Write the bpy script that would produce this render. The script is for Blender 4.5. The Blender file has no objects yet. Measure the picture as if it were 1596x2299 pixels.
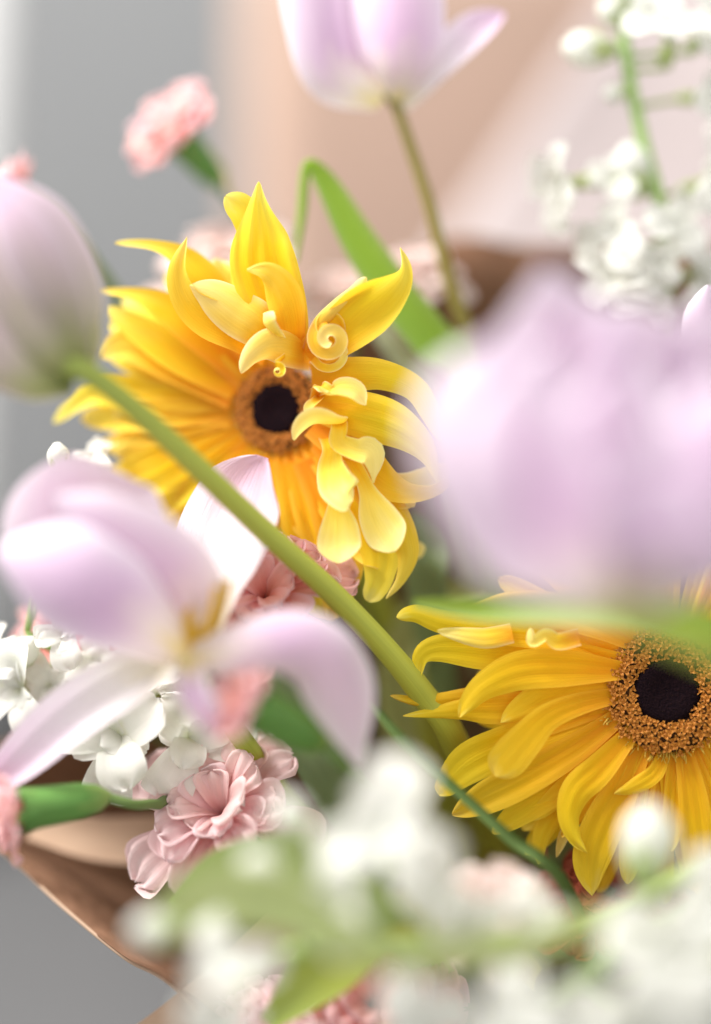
import bpy, math, random
from mathutils import Vector, Matrix, Quaternion
random.seed(7)

# ------------------------------------------------------------------ camera, world, light
sc = bpy.context.scene
COL = sc.collection
ZF = 0.72                       # metres to the plane in focus
S = 24.0 / 85.0 * ZF / 1596.0   # metres per picture unit at that plane (frame is 1596 x 2299 units)
TILT = math.radians(15)
CAM = Vector((0, 0, 0.52))
RT = Vector((1, 0, 0)); UP = Vector((0, math.sin(TILT), math.cos(TILT))); FW = Vector((0, math.cos(TILT), -math.sin(TILT)))

cam_data = bpy.data.cameras.new('camera')
cam = bpy.data.objects.new('camera', cam_data); COL.objects.link(cam)
cam.location = CAM; cam.rotation_euler = (math.pi / 2 - TILT, 0, 0)
cam_data.sensor_fit = 'HORIZONTAL'; cam_data.sensor_width = 24.0; cam_data.lens = 85.0
cam_data.clip_start = 0.05; cam_data.clip_end = 50
cam_data.dof.use_dof = True; cam_data.dof.focus_distance = ZF; cam_data.dof.aperture_fstop = 1.12
sc.camera = cam

w = bpy.data.worlds.new('World'); sc.world = w; w.use_nodes = True
bg = w.node_tree.nodes['Background']; bg.inputs[0].default_value = (1.0, 0.985, 0.955, 1); bg.inputs[1].default_value = 0.84

def lamp(name, loc, target, size, energy, col):
    l = bpy.data.lights.new(name, 'AREA'); l.shape = 'RECTANGLE'; l.size = size[0]; l.size_y = size[1]; l.energy = energy; l.color = col
    o = bpy.data.objects.new(name, l); COL.objects.link(o); o.location = loc
    o.rotation_euler = (Vector(target) - Vector(loc)).to_track_quat('-Z', 'Y').to_euler()
    return o
MID = CAM + FW * ZF
lamp('window_light', MID + Vector((-0.88, 0.1, 1.12)), MID, (0.65, 0.75), 36, (1.0, 0.97, 0.93))

vs = sc.view_settings
vs.view_transform = 'Standard'; vs.look = 'None'; vs.exposure = 0.6; vs.gamma = 1.0; vs.use_curve_mapping = False
sc.cycles.use_denoising = True
sc.cycles.max_bounces = 10; sc.cycles.diffuse_bounces = 6; sc.cycles.transmission_bounces = 8

# ------------------------------------------------------------------ positions
def W(px, py, dz=0):
    """a pixel of the photograph plus its own distance (dz picture units in front of the focus plane) -> world"""
    d = ZF - dz * S; k = S * d / ZF
    return CAM + RT * ((px - 798) * k) + UP * ((1149.5 - py) * k) + FW * d
def K(dz=0): return S * (ZF - dz * S) / ZF
def A(x, y, z): return (RT * x + UP * y - FW * z).normalized()     # camera-aligned direction -> world

# ------------------------------------------------------------------ object helpers
def thing(name, label, cat, loc, group=None):
    o = bpy.data.objects.new(name, None); COL.objects.link(o); o.location = loc; o.empty_display_size = 0.01
    o['label'] = label; o['category'] = cat
    if group: o['group'] = group
    return o
def mesh(name, V, F, UV=None):
    m = bpy.data.meshes.new(name); m.from_pydata([tuple(v) for v in V], [], F)
    m.polygons.foreach_set('use_smooth', [True] * len(m.polygons))
    if UV:
        ul = m.uv_layers.new(name='UVMap')
        buf = [0.0] * (2 * len(m.loops))
        for i, l in enumerate(m.loops):
            buf[2 * i], buf[2 * i + 1] = UV[l.vertex_index]
        ul.data.foreach_set('uv', buf)
    m.update(); return m
def put(name, me, mat, parent=None, M=None):
    if mat and not me.materials: me.materials.append(mat)
    o = bpy.data.objects.new(name, me); COL.objects.link(o)
    if parent: o.parent = parent
    if M is not None: o.matrix_local = M
    return o
def part(name, data, mat, parent, root=None):
    """world-space mesh data as a child of parent; root = the thing's Empty (origin of the coordinates)"""
    V, F, UV = data; off = (root or parent).location
    return put(name, mesh(name, [v - off for v in V], F, UV), mat, parent)

# ------------------------------------------------------------------ geometry helpers
def cr(P, t):
    n = len(P) - 1; x = min(max(t, 0), 1) * n; i = min(int(x), n - 1); f = x - i
    p1, p2 = P[i], P[i + 1]
    p0 = P[i - 1] if i > 0 else p1 * 2 - p2
    p3 = P[i + 2] if i + 2 <= n else p2 * 2 - p1
    return 0.5 * ((2 * p1) + (p2 - p0) * f + (2 * p0 - 5 * p1 + 4 * p2 - p3) * f * f + (3 * p1 - p0 - 3 * p2 + p3) * f ** 3)
def lin(P, t):
    n = len(P) - 1; x = min(max(t, 0), 1) * n; i = min(int(x), n - 1); f = x - i
    f = f * f * (3 - 2 * f) if False else f
    return P[i] * (1 - f) + P[i + 1] * f

def ribbon(pts, hw, tw=None, cup=None, n0=None, nu=26, nv=10, tip=0.0, groove=0.0, ng=3, ruf=0.0, rf=7.0, serr=0.0, ph=0.0, point=1.0):
    """a petal or leaf: centre line pts, half widths, twist in degrees, cross curvature in radians (+ = edges towards the normal n0)"""
    n = len(pts); tw = tw or [0] * n; cup = cup or [0.6] * n
    if isinstance(cup, (int, float)): cup = [cup] * n
    if len(cup) != n: cup = [lin([float(c) for c in cup], i / (n - 1)) for i in range(n)]
    if len(tw) != n: tw = [lin([float(c) for c in tw], i / (n - 1)) for i in range(n)]
    hw = [float(h) for h in hw]
    if len(hw) != n: hw = [lin(hw, i / (n - 1)) for i in range(n)]
    us = [i / nu for i in range(nu + 1)]
    if tip > 0:                       # denser rows at a rounded tip
        k = max(4, nu // 4); us = [i / (nu - k) * (1 - tip) for i in range(nu - k + 1)] + [1 - tip + tip * math.sin((j + 1) / k * math.pi / 2) for j in range(k)]
    C = [cr(pts, u) for u in us]
    N = Vector(n0) if n0 is not None else A(0, 0, 1)
    V, F, UV = [], [], []; prevT = None
    for i, u in enumerate(us):
        T = (C[min(i + 1, len(C) - 1)] - C[max(i - 1, 0)])
        T = T.normalized() if T.length > 1e-9 else prevT
        if prevT is not None:
            N = prevT.rotation_difference(T) @ N
        N = (N - T * N.dot(T)); N = N.normalized() if N.length > 1e-6 else T.orthogonal().normalized()
        prevT = T
        q = Quaternion(T, math.radians(lin([float(a) for a in tw], u)))
        n_ = q @ N; b = T.cross(n_)
        h = max(cr(hw, u), 0.02 * max(hw))
        if tip > 0 and u > 1 - tip:
            e = (u - 1 + tip) / tip; h *= max(0.03, (1 - e * e)) ** (0.5 * point)
        c = lin([float(a) for a in cup], u)
        for j in range(nv + 1):
            v = -1 + 2 * j / nv; a = v * c
            if abs(c) > 1e-3: x = math.sin(a) / c * h; z = (1 - math.cos(a)) / c * h
            else: x = v * h; z = 0
            z += groove * h * math.cos(ng * math.pi * v) * min(1, u * 4) * (1 - u * 0.5)
            z += ruf * u * u * math.sin(rf * v + ph + 2 * u) * (0.35 + 0.65 * abs(v))
            l = serr * u ** 3 * (math.sin(rf * 3.1 * v + ph) + 0.7 * math.sin(rf * 5.3 * v + 2 * ph))
            V.append(C[i] + b * x + n_ * z + T * l); UV.append((u, j / nv))
    m = nv + 1
    for i in range(len(us) - 1):
        for j in range(nv):
            F.append((i * m + j, i * m + j + 1, (i + 1) * m + j + 1, (i + 1) * m + j))
    return V, F, UV

def rib(P, tw=None, cup=None, n0=None, **k):
    """ribbon from rows (px, py, dz, half width in picture units)"""
    pts = [W(p[0], p[1], p[2]) for p in P]
    for key in ('ruf', 'serr'):
        if key in k: k[key] *= S
    return ribbon(pts, [p[3] * K(p[2]) for p in P], tw, cup, n0, **k)

def tube(pts, rad, sides=10, nu=24, cap=True, flat=1.0, ribs=0.0):
    us = [i / nu for i in range(nu + 1)]; C = [cr(pts, u) for u in us]; V, F, UV = [], [], []
    N = None; pT = None; rad = [float(r) for r in rad]
    for i, u in enumerate(us):
        T = (C[min(i + 1, nu)] - C[max(i - 1, 0)]).normalized()
        if N is None: N = T.orthogonal().normalized()
        else: N = pT.rotation_difference(T) @ N
        pT = T; N = (N - T * N.dot(T)).normalized(); B = T.cross(N)
        r = max(cr(rad, u) if len(rad) > 1 else rad[0], 1e-5)
        for j in range(sides):
            a = 2 * math.pi * j / sides; rr = r * (1 + ribs * math.cos(5 * a))
            V.append(C[i] + (N * math.cos(a) * flat + B * math.sin(a)) * rr); UV.append((u, abs(2 * j / sides - 1)))
    for i in range(nu):
        for j in range(sides):
            F.append((i * sides + j, i * sides + (j + 1) % sides, (i + 1) * sides + (j + 1) % sides, (i + 1) * sides + j))
    if cap: F.append(tuple(range(sides - 1, -1, -1))); F.append(tuple(nu * sides + j for j in range(sides)))
    return V, F, UV
def tub(P, **k): return tube([W(*p[:3]) for p in P], [p[3] * K(p[2]) for p in P], **k)

def basis(axis, roll=0.0, loc=(0, 0, 0)):
    z = Vector(axis).normalized(); x = Vector((0, 0, 1)).cross(z)
    x = x.normalized() if x.length > 1e-4 else Vector((1, 0, 0))
    y = z.cross(x); M = Matrix((x, y, z)).transposed().to_4x4()
    return Matrix.Translation(loc) @ M @ Matrix.Rotation(roll, 4, 'Z')
def join(*datas):
    V, F, UV = [], [], []
    for v, f, u in datas:
        o = len(V); V += v; UV += u; F += [tuple(i + o for i in q) for q in f]
    return V, F, UV

# ------------------------------------------------------------------ materials
def petal_mat(name, ramp, edge=None, edge_amt=0.0, edge_pow=3.0, trans=0.35, rough=0.5, vein=0.12, bump=0.15, vs_=40, hue=0.012, val=0.06, spec=0.3, tcol=None, sparkle=0.0):
    m = bpy.data.materials.new(name); m.use_nodes = True; nt = m.node_tree; N = nt.nodes; L = nt.links
    for n in list(N): N.remove(n)
    out = N.new('ShaderNodeOutputMaterial'); pb = N.new('ShaderNodeBsdfPrincipled'); tr = N.new('ShaderNodeBsdfTranslucent'); mx = N.new('ShaderNodeMixShader')
    mx.inputs[0].default_value = trans; L.new(pb.outputs[0], mx.inputs[1]); L.new(tr.outputs[0], mx.inputs[2]); L.new(mx.outputs[0], out.inputs[0])
    uv = N.new('ShaderNodeUVMap'); uv.uv_map = 'UVMap'; sp = N.new('ShaderNodeSeparateXYZ'); L.new(uv.outputs[0], sp.inputs[0])
    def math_(op, a, b=None):
        n = N.new('ShaderNodeMath'); n.operation = op
        for i, x in enumerate((a, b)):
            if x is None: continue
            if isinstance(x, (int, float)): n.inputs[i].default_value = x
            else: L.new(x, n.inputs[i])
        return n.outputs[0]
    oi = N.new('ShaderNodeObjectInfo')
    nz = N.new('ShaderNodeTexNoise'); nz.inputs['Scale'].default_value = 1.0; nz.inputs['Detail'].default_value = 3
    cb = N.new('ShaderNodeCombineXYZ'); L.new(math_('MULTIPLY', sp.outputs[0], 2.2), cb.inputs[0]); L.new(math_('MULTIPLY', sp.outputs[1], vs_), cb.inputs[1]); L.new(math_('MULTIPLY', oi.outputs['Random'], 37.0), cb.inputs[2])
    L.new(cb.outputs[0], nz.inputs['Vector'])
    big = N.new('ShaderNodeTexNoise'); big.inputs['Scale'].default_value = 2.0; big.inputs['Detail'].default_value = 2
    cb2 = N.new('ShaderNodeCombineXYZ'); L.new(math_('MULTIPLY', sp.outputs[0], 1.6), cb2.inputs[0]); L.new(math_('MULTIPLY', sp.outputs[1], 2.2), cb2.inputs[1]); L.new(math_('MULTIPLY', oi.outputs['Random'], 11.0), cb2.inputs[2]); L.new(cb2.outputs[0], big.inputs['Vector'])
    cr_ = N.new('ShaderNodeValToRGB'); el = cr_.color_ramp.elements
    while len(el) > 1: el.remove(el[-1])
    el[0].position = ramp[0][0]; el[0].color = (*ramp[0][1], 1)
    for p, c in ramp[1:]:
        e = el.new(p); e.color = (*c, 1)
    uu = math_('ADD', sp.outputs[0], math_('MULTIPLY', math_('SUBTRACT', big.outputs[0], 0.5), 0.35))
    L.new(uu, cr_.inputs[0]); col = cr_.outputs[0]
    if edge:
        ef = math_('MULTIPLY', math_('POWER', math_('ABSOLUTE', math_('SUBTRACT', math_('MULTIPLY', sp.outputs[1], 2.0), 1.0)), edge_pow), edge_amt)
        mc = N.new('ShaderNodeMix'); mc.data_type = 'RGBA'; L.new(ef, mc.inputs[0]); L.new(col, mc.inputs[6]); mc.inputs[7].default_value = (*edge, 1); col = mc.outputs[2]
    hs = N.new('ShaderNodeHueSaturation'); L.new(col, hs.inputs['Color'])
    L.new(math_('ADD', math_('MULTIPLY', math_('SUBTRACT', oi.outputs['Random'], 0.5), hue * 2), 0.5), hs.inputs['Hue'])
    vv = math_('ADD', math_('MULTIPLY', math_('SUBTRACT', nz.outputs[0], 0.5), vein * 2), math_('ADD', math_('MULTIPLY', math_('SUBTRACT', oi.outputs['Random'], 0.5), val), 1.0))
    L.new(vv, hs.inputs['Value'])
    L.new(hs.outputs[0], pb.inputs['Base Color'])
    if tcol:
        mt = N.new('ShaderNodeMix'); mt.data_type = 'RGBA'; mt.blend_type = 'MULTIPLY'; mt.inputs[0].default_value = 1.0; L.new(hs.outputs[0], mt.inputs[6]); mt.inputs[7].default_value = (*tcol, 1); L.new(mt.outputs[2], tr.inputs[0])
    else: L.new(hs.outputs[0], tr.inputs[0])
    pb.inputs['Roughness'].default_value = rough; pb.inputs['Specular IOR Level'].default_value = spec
    tc = N.new('ShaderNodeTexCoord'); fine = N.new('ShaderNodeTexNoise'); fine.inputs['Scale'].default_value = 1900.0; fine.inputs['Detail'].default_value = 2; L.new(tc.outputs['Object'], fine.inputs['Vector'])
    bp = N.new('ShaderNodeBump'); bp.inputs['Strength'].default_value = bump; bp.inputs['Distance'].default_value = 0.0006
    L.new(math_('ADD', nz.outputs[0], math_('MULTIPLY', fine.outputs[0], 0.25)), bp.inputs['Height']); L.new(bp.outputs[0], pb.inputs['Normal']); L.new(bp.outputs[0], tr.inputs['Normal'])
    return m
def plain_mat(name, c1, c2, scale=60, rough=0.6, bump=0.1, trans=0.0, stretch=(1, 1, 1), spec=0.3, dist=0.001):
    m = bpy.data.materials.new(name); m.use_nodes = True; nt = m.node_tree; N = nt.nodes; L = nt.links; pb = N['Principled BSDF']
    tc = N.new('ShaderNodeTexCoord'); mp = N.new('ShaderNodeMapping'); mp.inputs['Scale'].default_value = stretch; L.new(tc.outputs['Object'], mp.inputs[0])
    nz = N.new('ShaderNodeTexNoise'); nz.inputs['Scale'].default_value = scale; nz.inputs['Detail'].default_value = 5; L.new(mp.outputs[0], nz.inputs['Vector'])
    r = N.new('ShaderNodeValToRGB'); r.color_ramp.elements[0].position = 0.3; r.color_ramp.elements[0].color = (*c1, 1); r.color_ramp.elements[1].position = 0.7; r.color_ramp.elements[1].color = (*c2, 1)
    L.new(nz.outputs[0], r.inputs[0]); L.new(r.outputs[0], pb.inputs['Base Color']); pb.inputs['Roughness'].default_value = rough; pb.inputs['Specular IOR Level'].default_value = spec
    b = N.new('ShaderNodeBump'); b.inputs['Strength'].default_value = bump; b.inputs['Distance'].default_value = dist; L.new(nz.outputs[0], b.inputs['Height']); L.new(b.outputs[0], pb.inputs['Normal'])
    if trans:
        tr = N.new('ShaderNodeBsdfTranslucent'); L.new(r.outputs[0], tr.inputs[0]); mx = N.new('ShaderNodeMixShader'); mx.inputs[0].default_value = trans
        L.new(pb.outputs[0], mx.inputs[1]); L.new(tr.outputs[0], mx.inputs[2]); L.new(mx.outputs[0], N['Material Output'].inputs[0])
    return m

YEL = petal_mat('gerbera_petal', [(0.0, (0.87, 0.36, 0.008)), (0.22, (0.9, 0.52, 0.01)), (0.48, (0.92, 0.65, 0.024)), (0.8, (0.94, 0.76, 0.09)), (1.0, (0.95, 0.83, 0.25))], edge=(0.93, 0.72, 0.12), edge_amt=0.35, trans=0.38, rough=0.56, vein=0.07, bump=0.3, vs_=30, spec=0.22)
YELG = petal_mat('golden_gerbera_petal', [(0.0, (0.88, 0.36, 0.006)), (0.22, (0.9, 0.5, 0.008)), (0.5, (0.92, 0.6, 0.012)), (0.85, (0.93, 0.67, 0.03)), (1.0, (0.94, 0.75, 0.12))], edge=(0.94, 0.7, 0.08), edge_amt=0.3, trans=0.38, rough=0.56, vein=0.07, bump=0.3, vs_=30, spec=0.22)
YPALE = petal_mat('gerbera_inner_petal', [(0.0, (0.88, 0.42, 0.012)), (0.25, (0.92, 0.66, 0.04)), (0.6, (0.94, 0.79, 0.15)), (1.0, (0.95, 0.86, 0.34))], edge=(0.95, 0.88, 0.5), edge_amt=0.75, edge_pow=7, trans=0.34, rough=0.5, vein=0.06, bump=0.3, vs_=30, spec=0.25)
LIL = petal_mat('tulip_petal', [(0.0, (0.82, 0.72, 0.34)), (0.14, (0.8, 0.72, 0.66)), (0.38, (0.68, 0.48, 0.67)), (0.75, (0.75, 0.57, 0.74)), (1.0, (0.82, 0.7, 0.83))], edge=(0.88, 0.83, 0.89), edge_amt=0.85, edge_pow=2.2, trans=0.32, rough=0.48, vein=0.11, bump=0.22, vs_=42, spec=0.3)
LILM = petal_mat('tulip_mottled_petal', [(0.0, (0.82, 0.72, 0.45)), (0.15, (0.8, 0.68, 0.74)), (0.35, (0.62, 0.42, 0.6)), (0.55, (0.8, 0.68, 0.8)), (0.75, (0.66, 0.46, 0.64)), (1.0, (0.84, 0.76, 0.85))], edge=(0.88, 0.83, 0.89), edge_amt=0.8, edge_pow=2.2, trans=0.32, rough=0.5, vein=0.2, bump=0.2, vs_=8)
LILW = petal_mat('tulip_inner_petal', [(0.0, (0.84, 0.78, 0.6)), (0.25, (0.86, 0.82, 0.82)), (0.5, (0.84, 0.76, 0.84)), (0.85, (0.74, 0.55, 0.72)), (1.0, (0.7, 0.5, 0.69))], edge=(0.86, 0.76, 0.85), edge_amt=0.6, trans=0.32, rough=0.42, vein=0.1, bump=0.3, vs_=42, spec=0.4)
LILG = petal_mat('tulip_greenish_petal', [(0.0, (0.15, 0.18, 0.045)), (0.25, (0.36, 0.38, 0.16)), (0.5, (0.5, 0.42, 0.4)), (1.0, (0.68, 0.5, 0.66))], edge=(0.8, 0.7, 0.78), edge_amt=0.8, edge_pow=4, trans=0.3, rough=0.5, vein=0.2, bump=0.16, vs_=9)
PINK = petal_mat('carnation_petal', [(0.0, (0.88, 0.3, 0.22)), (0.5, (0.9, 0.45, 0.38)), (0.85, (0.9, 0.56, 0.53)), (1.0, (0.88, 0.64, 0.67))], edge=(0.88, 0.62, 0.68), edge_amt=0.5, trans=0.35, rough=0.55, vein=0.06, bump=0.25, vs_=30)
PINKP = petal_mat('carnation_pale_petal', [(0.0, (0.86, 0.38, 0.38)), (0.4, (0.88, 0.55, 0.55)), (1.0, (0.89, 0.73, 0.73))], edge=(0.88, 0.64, 0.66), edge_amt=0.5, trans=0.35, rough=0.55, vein=0.06, bump=0.25, vs_=30)
PINKB = petal_mat('carnation_blush_petal', [(0.0, (0.86, 0.55, 0.46)), (0.5, (0.87, 0.68, 0.63)), (1.0, (0.88, 0.78, 0.76))], trans=0.35, rough=0.55, vein=0.05, bump=0.2, vs_=30)
WHT = petal_mat('stock_petal', [(0.0, (0.6, 0.7, 0.28)), (0.22, (0.8, 0.83, 0.62)), (0.45, (0.86, 0.865, 0.82)), (1.0, (0.88, 0.875, 0.84))], trans=0.45, rough=0.5, vein=0.03, bump=0.25, vs_=24, hue=0.01, val=0.05)
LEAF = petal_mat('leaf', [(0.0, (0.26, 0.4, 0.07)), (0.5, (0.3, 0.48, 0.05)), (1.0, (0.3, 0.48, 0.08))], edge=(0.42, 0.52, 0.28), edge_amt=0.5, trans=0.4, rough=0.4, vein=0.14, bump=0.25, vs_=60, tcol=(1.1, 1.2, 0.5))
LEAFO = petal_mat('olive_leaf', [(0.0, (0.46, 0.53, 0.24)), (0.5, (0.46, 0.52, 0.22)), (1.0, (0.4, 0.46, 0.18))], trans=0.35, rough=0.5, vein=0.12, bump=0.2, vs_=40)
PALEL = petal_mat('pale_leaf', [(0.0, (0.55, 0.58, 0.45)), (1.0, (0.5, 0.55, 0.4))], trans=0.3, rough=0.5, vein=0.1, bump=0.2, vs_=40)
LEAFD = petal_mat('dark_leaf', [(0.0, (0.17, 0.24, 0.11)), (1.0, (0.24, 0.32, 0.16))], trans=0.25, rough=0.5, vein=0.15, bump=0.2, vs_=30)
STEM = petal_mat('tulip_stem', [(0.0, (0.34, 0.43, 0.1)), (0.3, (0.4, 0.47, 0.08)), (0.6, (0.48, 0.51, 0.07)), (1.0, (0.48, 0.49, 0.06))], trans=0.12, rough=0.55, vein=0.16, bump=0.3, vs_=16, hue=0.005)
STEMO = petal_mat('olive_stem', [(0.0, (0.2, 0.17, 0.04)), (0.5, (0.27, 0.22, 0.05)), (1.0, (0.36, 0.33, 0.12))], trans=0.1, rough=0.45, vein=0.08, bump=0.1, vs_=12, hue=0.005)
STEMD = petal_mat('carnation_stem', [(0.0, (0.15, 0.24, 0.07)), (1.0, (0.11, 0.18, 0.05))], trans=0.08, rough=0.5, vein=0.12, bump=0.1, vs_=10, hue=0.005)
STEML = petal_mat('stock_stem', [(0.0, (0.34, 0.5, 0.16)), (1.0, (0.42, 0.52, 0.18))], trans=0.15, rough=0.5, vein=0.1, bump=0.15, vs_=10)
CALYX = petal_mat('calyx', [(0.0, (0.12, 0.26, 0.06)), (0.5, (0.12, 0.27, 0.06)), (0.75, (0.25, 0.36, 0.1)), (1.0, (0.34, 0.42, 0.15))], trans=0.12, rough=0.5, vein=0.3, bump=0.25, vs_=8)
CALL = petal_mat('pale_calyx', [(0.0, (0.42, 0.55, 0.16)), (1.0, (0.52, 0.6, 0.24))], trans=0.25, rough=0.5, vein=0.1, bump=0.15, vs_=14)
YSTAM = plain_mat('tulip_heart', (0.75, 0.45, 0.03), (0.85, 0.58, 0.06), 300, 0.6, 0.2, 0.25)
DARK = plain_mat('disc_dark', (0.004, 0.002, 0.004), (0.014, 0.006, 0.008), 1500, 0.9, 0.8, dist=0.0008, spec=0.05)
FLOR = plain_mat('floret', (0.44, 0.15, 0.02), (0.6, 0.24, 0.035), 700, 0.55, 0.2, 0.15)
FLORD = plain_mat('floret_base', (0.05, 0.016, 0.006), (0.13, 0.05, 0.012), 900, 0.7, 0.5)
ANTH = plain_mat('floret_anther', (0.7, 0.42, 0.05), (0.8, 0.55, 0.1), 700, 0.55, 0.2, 0.2)
KRAFT = plain_mat('kraft_paper', (0.19, 0.1, 0.06), (0.24, 0.13, 0.08), 160, 0.85, 0.6, 0.12, (1, 1, 3), spec=0.15)
KRAFTL = plain_mat('pale_lit_kraft_paper', (0.48, 0.33, 0.23), (0.54, 0.38, 0.27), 45, 0.7, 0.2, 0.15, (1, 1, 4))  # paler copy of the kraft; light on the lit flap is put into its colour
TISSUE = plain_mat('tissue_paper', (0.58, 0.51, 0.51), (0.61, 0.54, 0.54), 20, 0.8, 0.2, 0.3)
PEACH = plain_mat('peach_board', (0.47, 0.335, 0.27), (0.51, 0.36, 0.29), 8, 0.8, 0.05)
GREY = plain_mat('grey_backdrop', (0.25, 0.258, 0.267), (0.265, 0.272, 0.28), 6, 0.85, 0.05)
TABLE = plain_mat('grey_table', (0.1, 0.101, 0.104), (0.115, 0.115, 0.118), 12, 0.7, 0.05)
WHITE = plain_mat('white_cloth', (0.8, 0.8, 0.8), (0.84, 0.84, 0.84), 30, 0.8, 0.1, 0.2)

# ------------------------------------------------------------------ the setting
def grid(fn, nu, nv):
    V = [fn(i / nu, j / nv) for i in range(nu + 1) for j in range(nv + 1)]
    F = [(i * (nv + 1) + j, i * (nv + 1) + j + 1, (i + 1) * (nv + 1) + j + 1, (i + 1) * (nv + 1) + j) for i in range(nu) for j in range(nv)]
    return V, F, [(i / nu, j / nv) for i in range(nu + 1) for j in range(nv + 1)]
V, F, UV = grid(lambda u, v: Vector((-2.5 + 5 * u, 1.7, 0.25 - 0.25 + 2.6 * v)), 8, 8)
o = put('wall', mesh('wall', V, F, UV), GREY); o['kind'] = 'structure'
V, F, UV = grid(lambda u, v: Vector((-2.5 + 5 * u, -0.5 + 2.2 * v, -0.002)), 8, 8)
o = put('table_top', mesh('table_top', V, F, UV), TABLE); o['kind'] = 'structure'

def slab(name, label, cat, corners, mat, thick=0.004, nu=16, nv=16, wob=0.0, wf=3.0):
    """a sheet of real thickness through four corners (tl, tr, br, bl)"""
    a, b, c, d = [Vector(p) for p in corners]; n = (b - a).cross(d - a).normalized()
    def f(u, v):
        p = (a * (1 - u) + b * u) * (1 - v) + (d * (1 - u) + c * u) * v
        return p + n * (wob * (math.sin(wf * 2.1 * u + 1.7 * v) + 0.6 * math.sin(wf * 3.7 * v + 2 * u)))
    V, F, UV = grid(f, nu, nv)
    root = thing(name, label, cat, d)
    o = put('sheet', mesh(name, [v - d for v in V], F, UV), mat, root)
    s = o.modifiers.new('thickness', 'SOLIDIFY'); s.thickness = thick
    return root
def B(px, py, d): return W(px, py, (ZF - d) / S)
def down(p, z=0.004): q = p.copy(); q.z = z; return q
slab('backing_board', 'matte peach board standing upright behind the bouquet', 'board',
     [B(548, -200, 1.12), B(2300, -200, 1.2), down(B(2300, 1700, 1.2)), down(B(548, 1700, 1.12))], PEACH, 0.006)
slab('tissue_sheet', 'pale lilac white tissue sheet leaning against the peach board behind the stock spike', 'paper',
     [B(1580, -300, 1.06), B(2300, -300, 1.08), B(2200, 1500, 1.0), B(900, 680, 0.98)], TISSUE, 0.0008, 24, 24, 0.004)
slab('white_panel', 'pale white upright panel standing against the grey wall', 'panel',
     [B(-700, -300, 1.35), B(-15, -300, 1.3), down(B(-170, 1400, 1.3)), down(B(-700, 1400, 1.35))], WHITE, 0.01)

# ------------------------------------------------------------------ kraft paper wrap
wrap = thing('paper_wrap', 'brown kraft paper cone wrapped around the whole bouquet', 'wrapping paper', W(1150, 2350, -1850))
RIM = [(-90, 1860, -250), (20, 1925, -180), (140, 2035, -90), (280, 2150, 0), (390, 2215, 60), (600, 2420, 150), (1000, 2560, 250), (1600, 2560, 200), (2000, 2000, -200), (2050, 1200, -600), (1850, 590, -800),
       (1500, 566, -830), (1200, 560, -820), (960, 562, -800), (700, 900, -780), (400, 1350, -700), (120, 1600, -560), (-110, 1740, -400), (-90, 1860, -250)]
apex = W(1150, 2350, -1750)
def conef(u, v):
    p = cr([Vector(r) for r in RIM], u); p = W(*p); q = apex + (p - apex) * 0.16
    k = v
    c = p * (1 - k) + q * k
    wv = (0.002 * math.sin(40 * u) + 0.0012 * abs(math.sin(97 * u + 5 * v)) + 0.0008 * abs(math.sin(61 * u - 9 * v))) * (1 - v)
    return c + A(0, 0.3, 1) * wv
V, F, UV = grid(conef, 140, 14)
o = put('sheet', mesh('paper_cone', [v - wrap.location for v in V], F, UV), KRAFT, wrap)
s = o.modifiers.new('thickness', 'SOLIDIFY'); s.thickness = 0.0006
part('rim_edge', tube([W(*r) for r in RIM[:9]], [0.0006], sides=6, nu=90), KRAFTL, wrap)
part('folded_flap', rib([(70, 1850, -330, 40), (220, 1885, -330, 52), (400, 1890, -340, 62), (640, 1900, -360, 66)], tw=[-25, -20, -15, -10], cup=0.5, nu=20), KRAFTL, wrap)
part('folded_flap', rib([(250, 2400, 60, 60), (420, 2300, 40, 80), (600, 2160, 0, 90), (760, 1990, -60, 80)], tw=[20, 15, 10, 10], cup=0.3, nu=20), KRAFTL, wrap)

HUB = W(1130, 2250, -1500)      # where the stems are tied
def hubpts(*P):
    """stem rows ending in the tied bunch"""
    return [W(*p) for p in P] + [HUB + Vector((random.uniform(-.012, .012), random.uniform(-.012, .012), random.uniform(-.01, .01)))]

# ------------------------------------------------------------------ gerberas
def floret_mesh():
    d = tube([Vector((0, 0, 0)), Vector((0, 0, 0.0012)), Vector((0, 0, 0.0022))], [0.0005, 0.0007, 0.00095], sides=6, nu=3, cap=True)
    lobes = []
    for k in range(3):
        a = k * 2.09; dr = Vector((math.cos(a), math.sin(a), 0))
        lobes.append(ribbon([Vector((0, 0, 0.0019)) + dr * 0.0004, Vector((0, 0, 0.0026)) + dr * 0.0009, Vector((0, 0, 0.0024)) + dr * 0.0016], [0.0006, 0.0006, 0.0002], n0=(0, 0, 1), nu=3, nv=2, cup=0.8))
    return join(d, *lobes)
FM = [mesh('floret', *floret_mesh())]; FM[0].materials.append(FLOR)
AM = mesh('anther', *tube([Vector((0, 0, 0)), Vector((0.0002, 0, 0.002)), Vector((0.0008, 0, 0.0035))], [0.0003, 0.00028, 0.00012], sides=5, nu=4)); AM.materials.append(ANTH)

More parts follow.
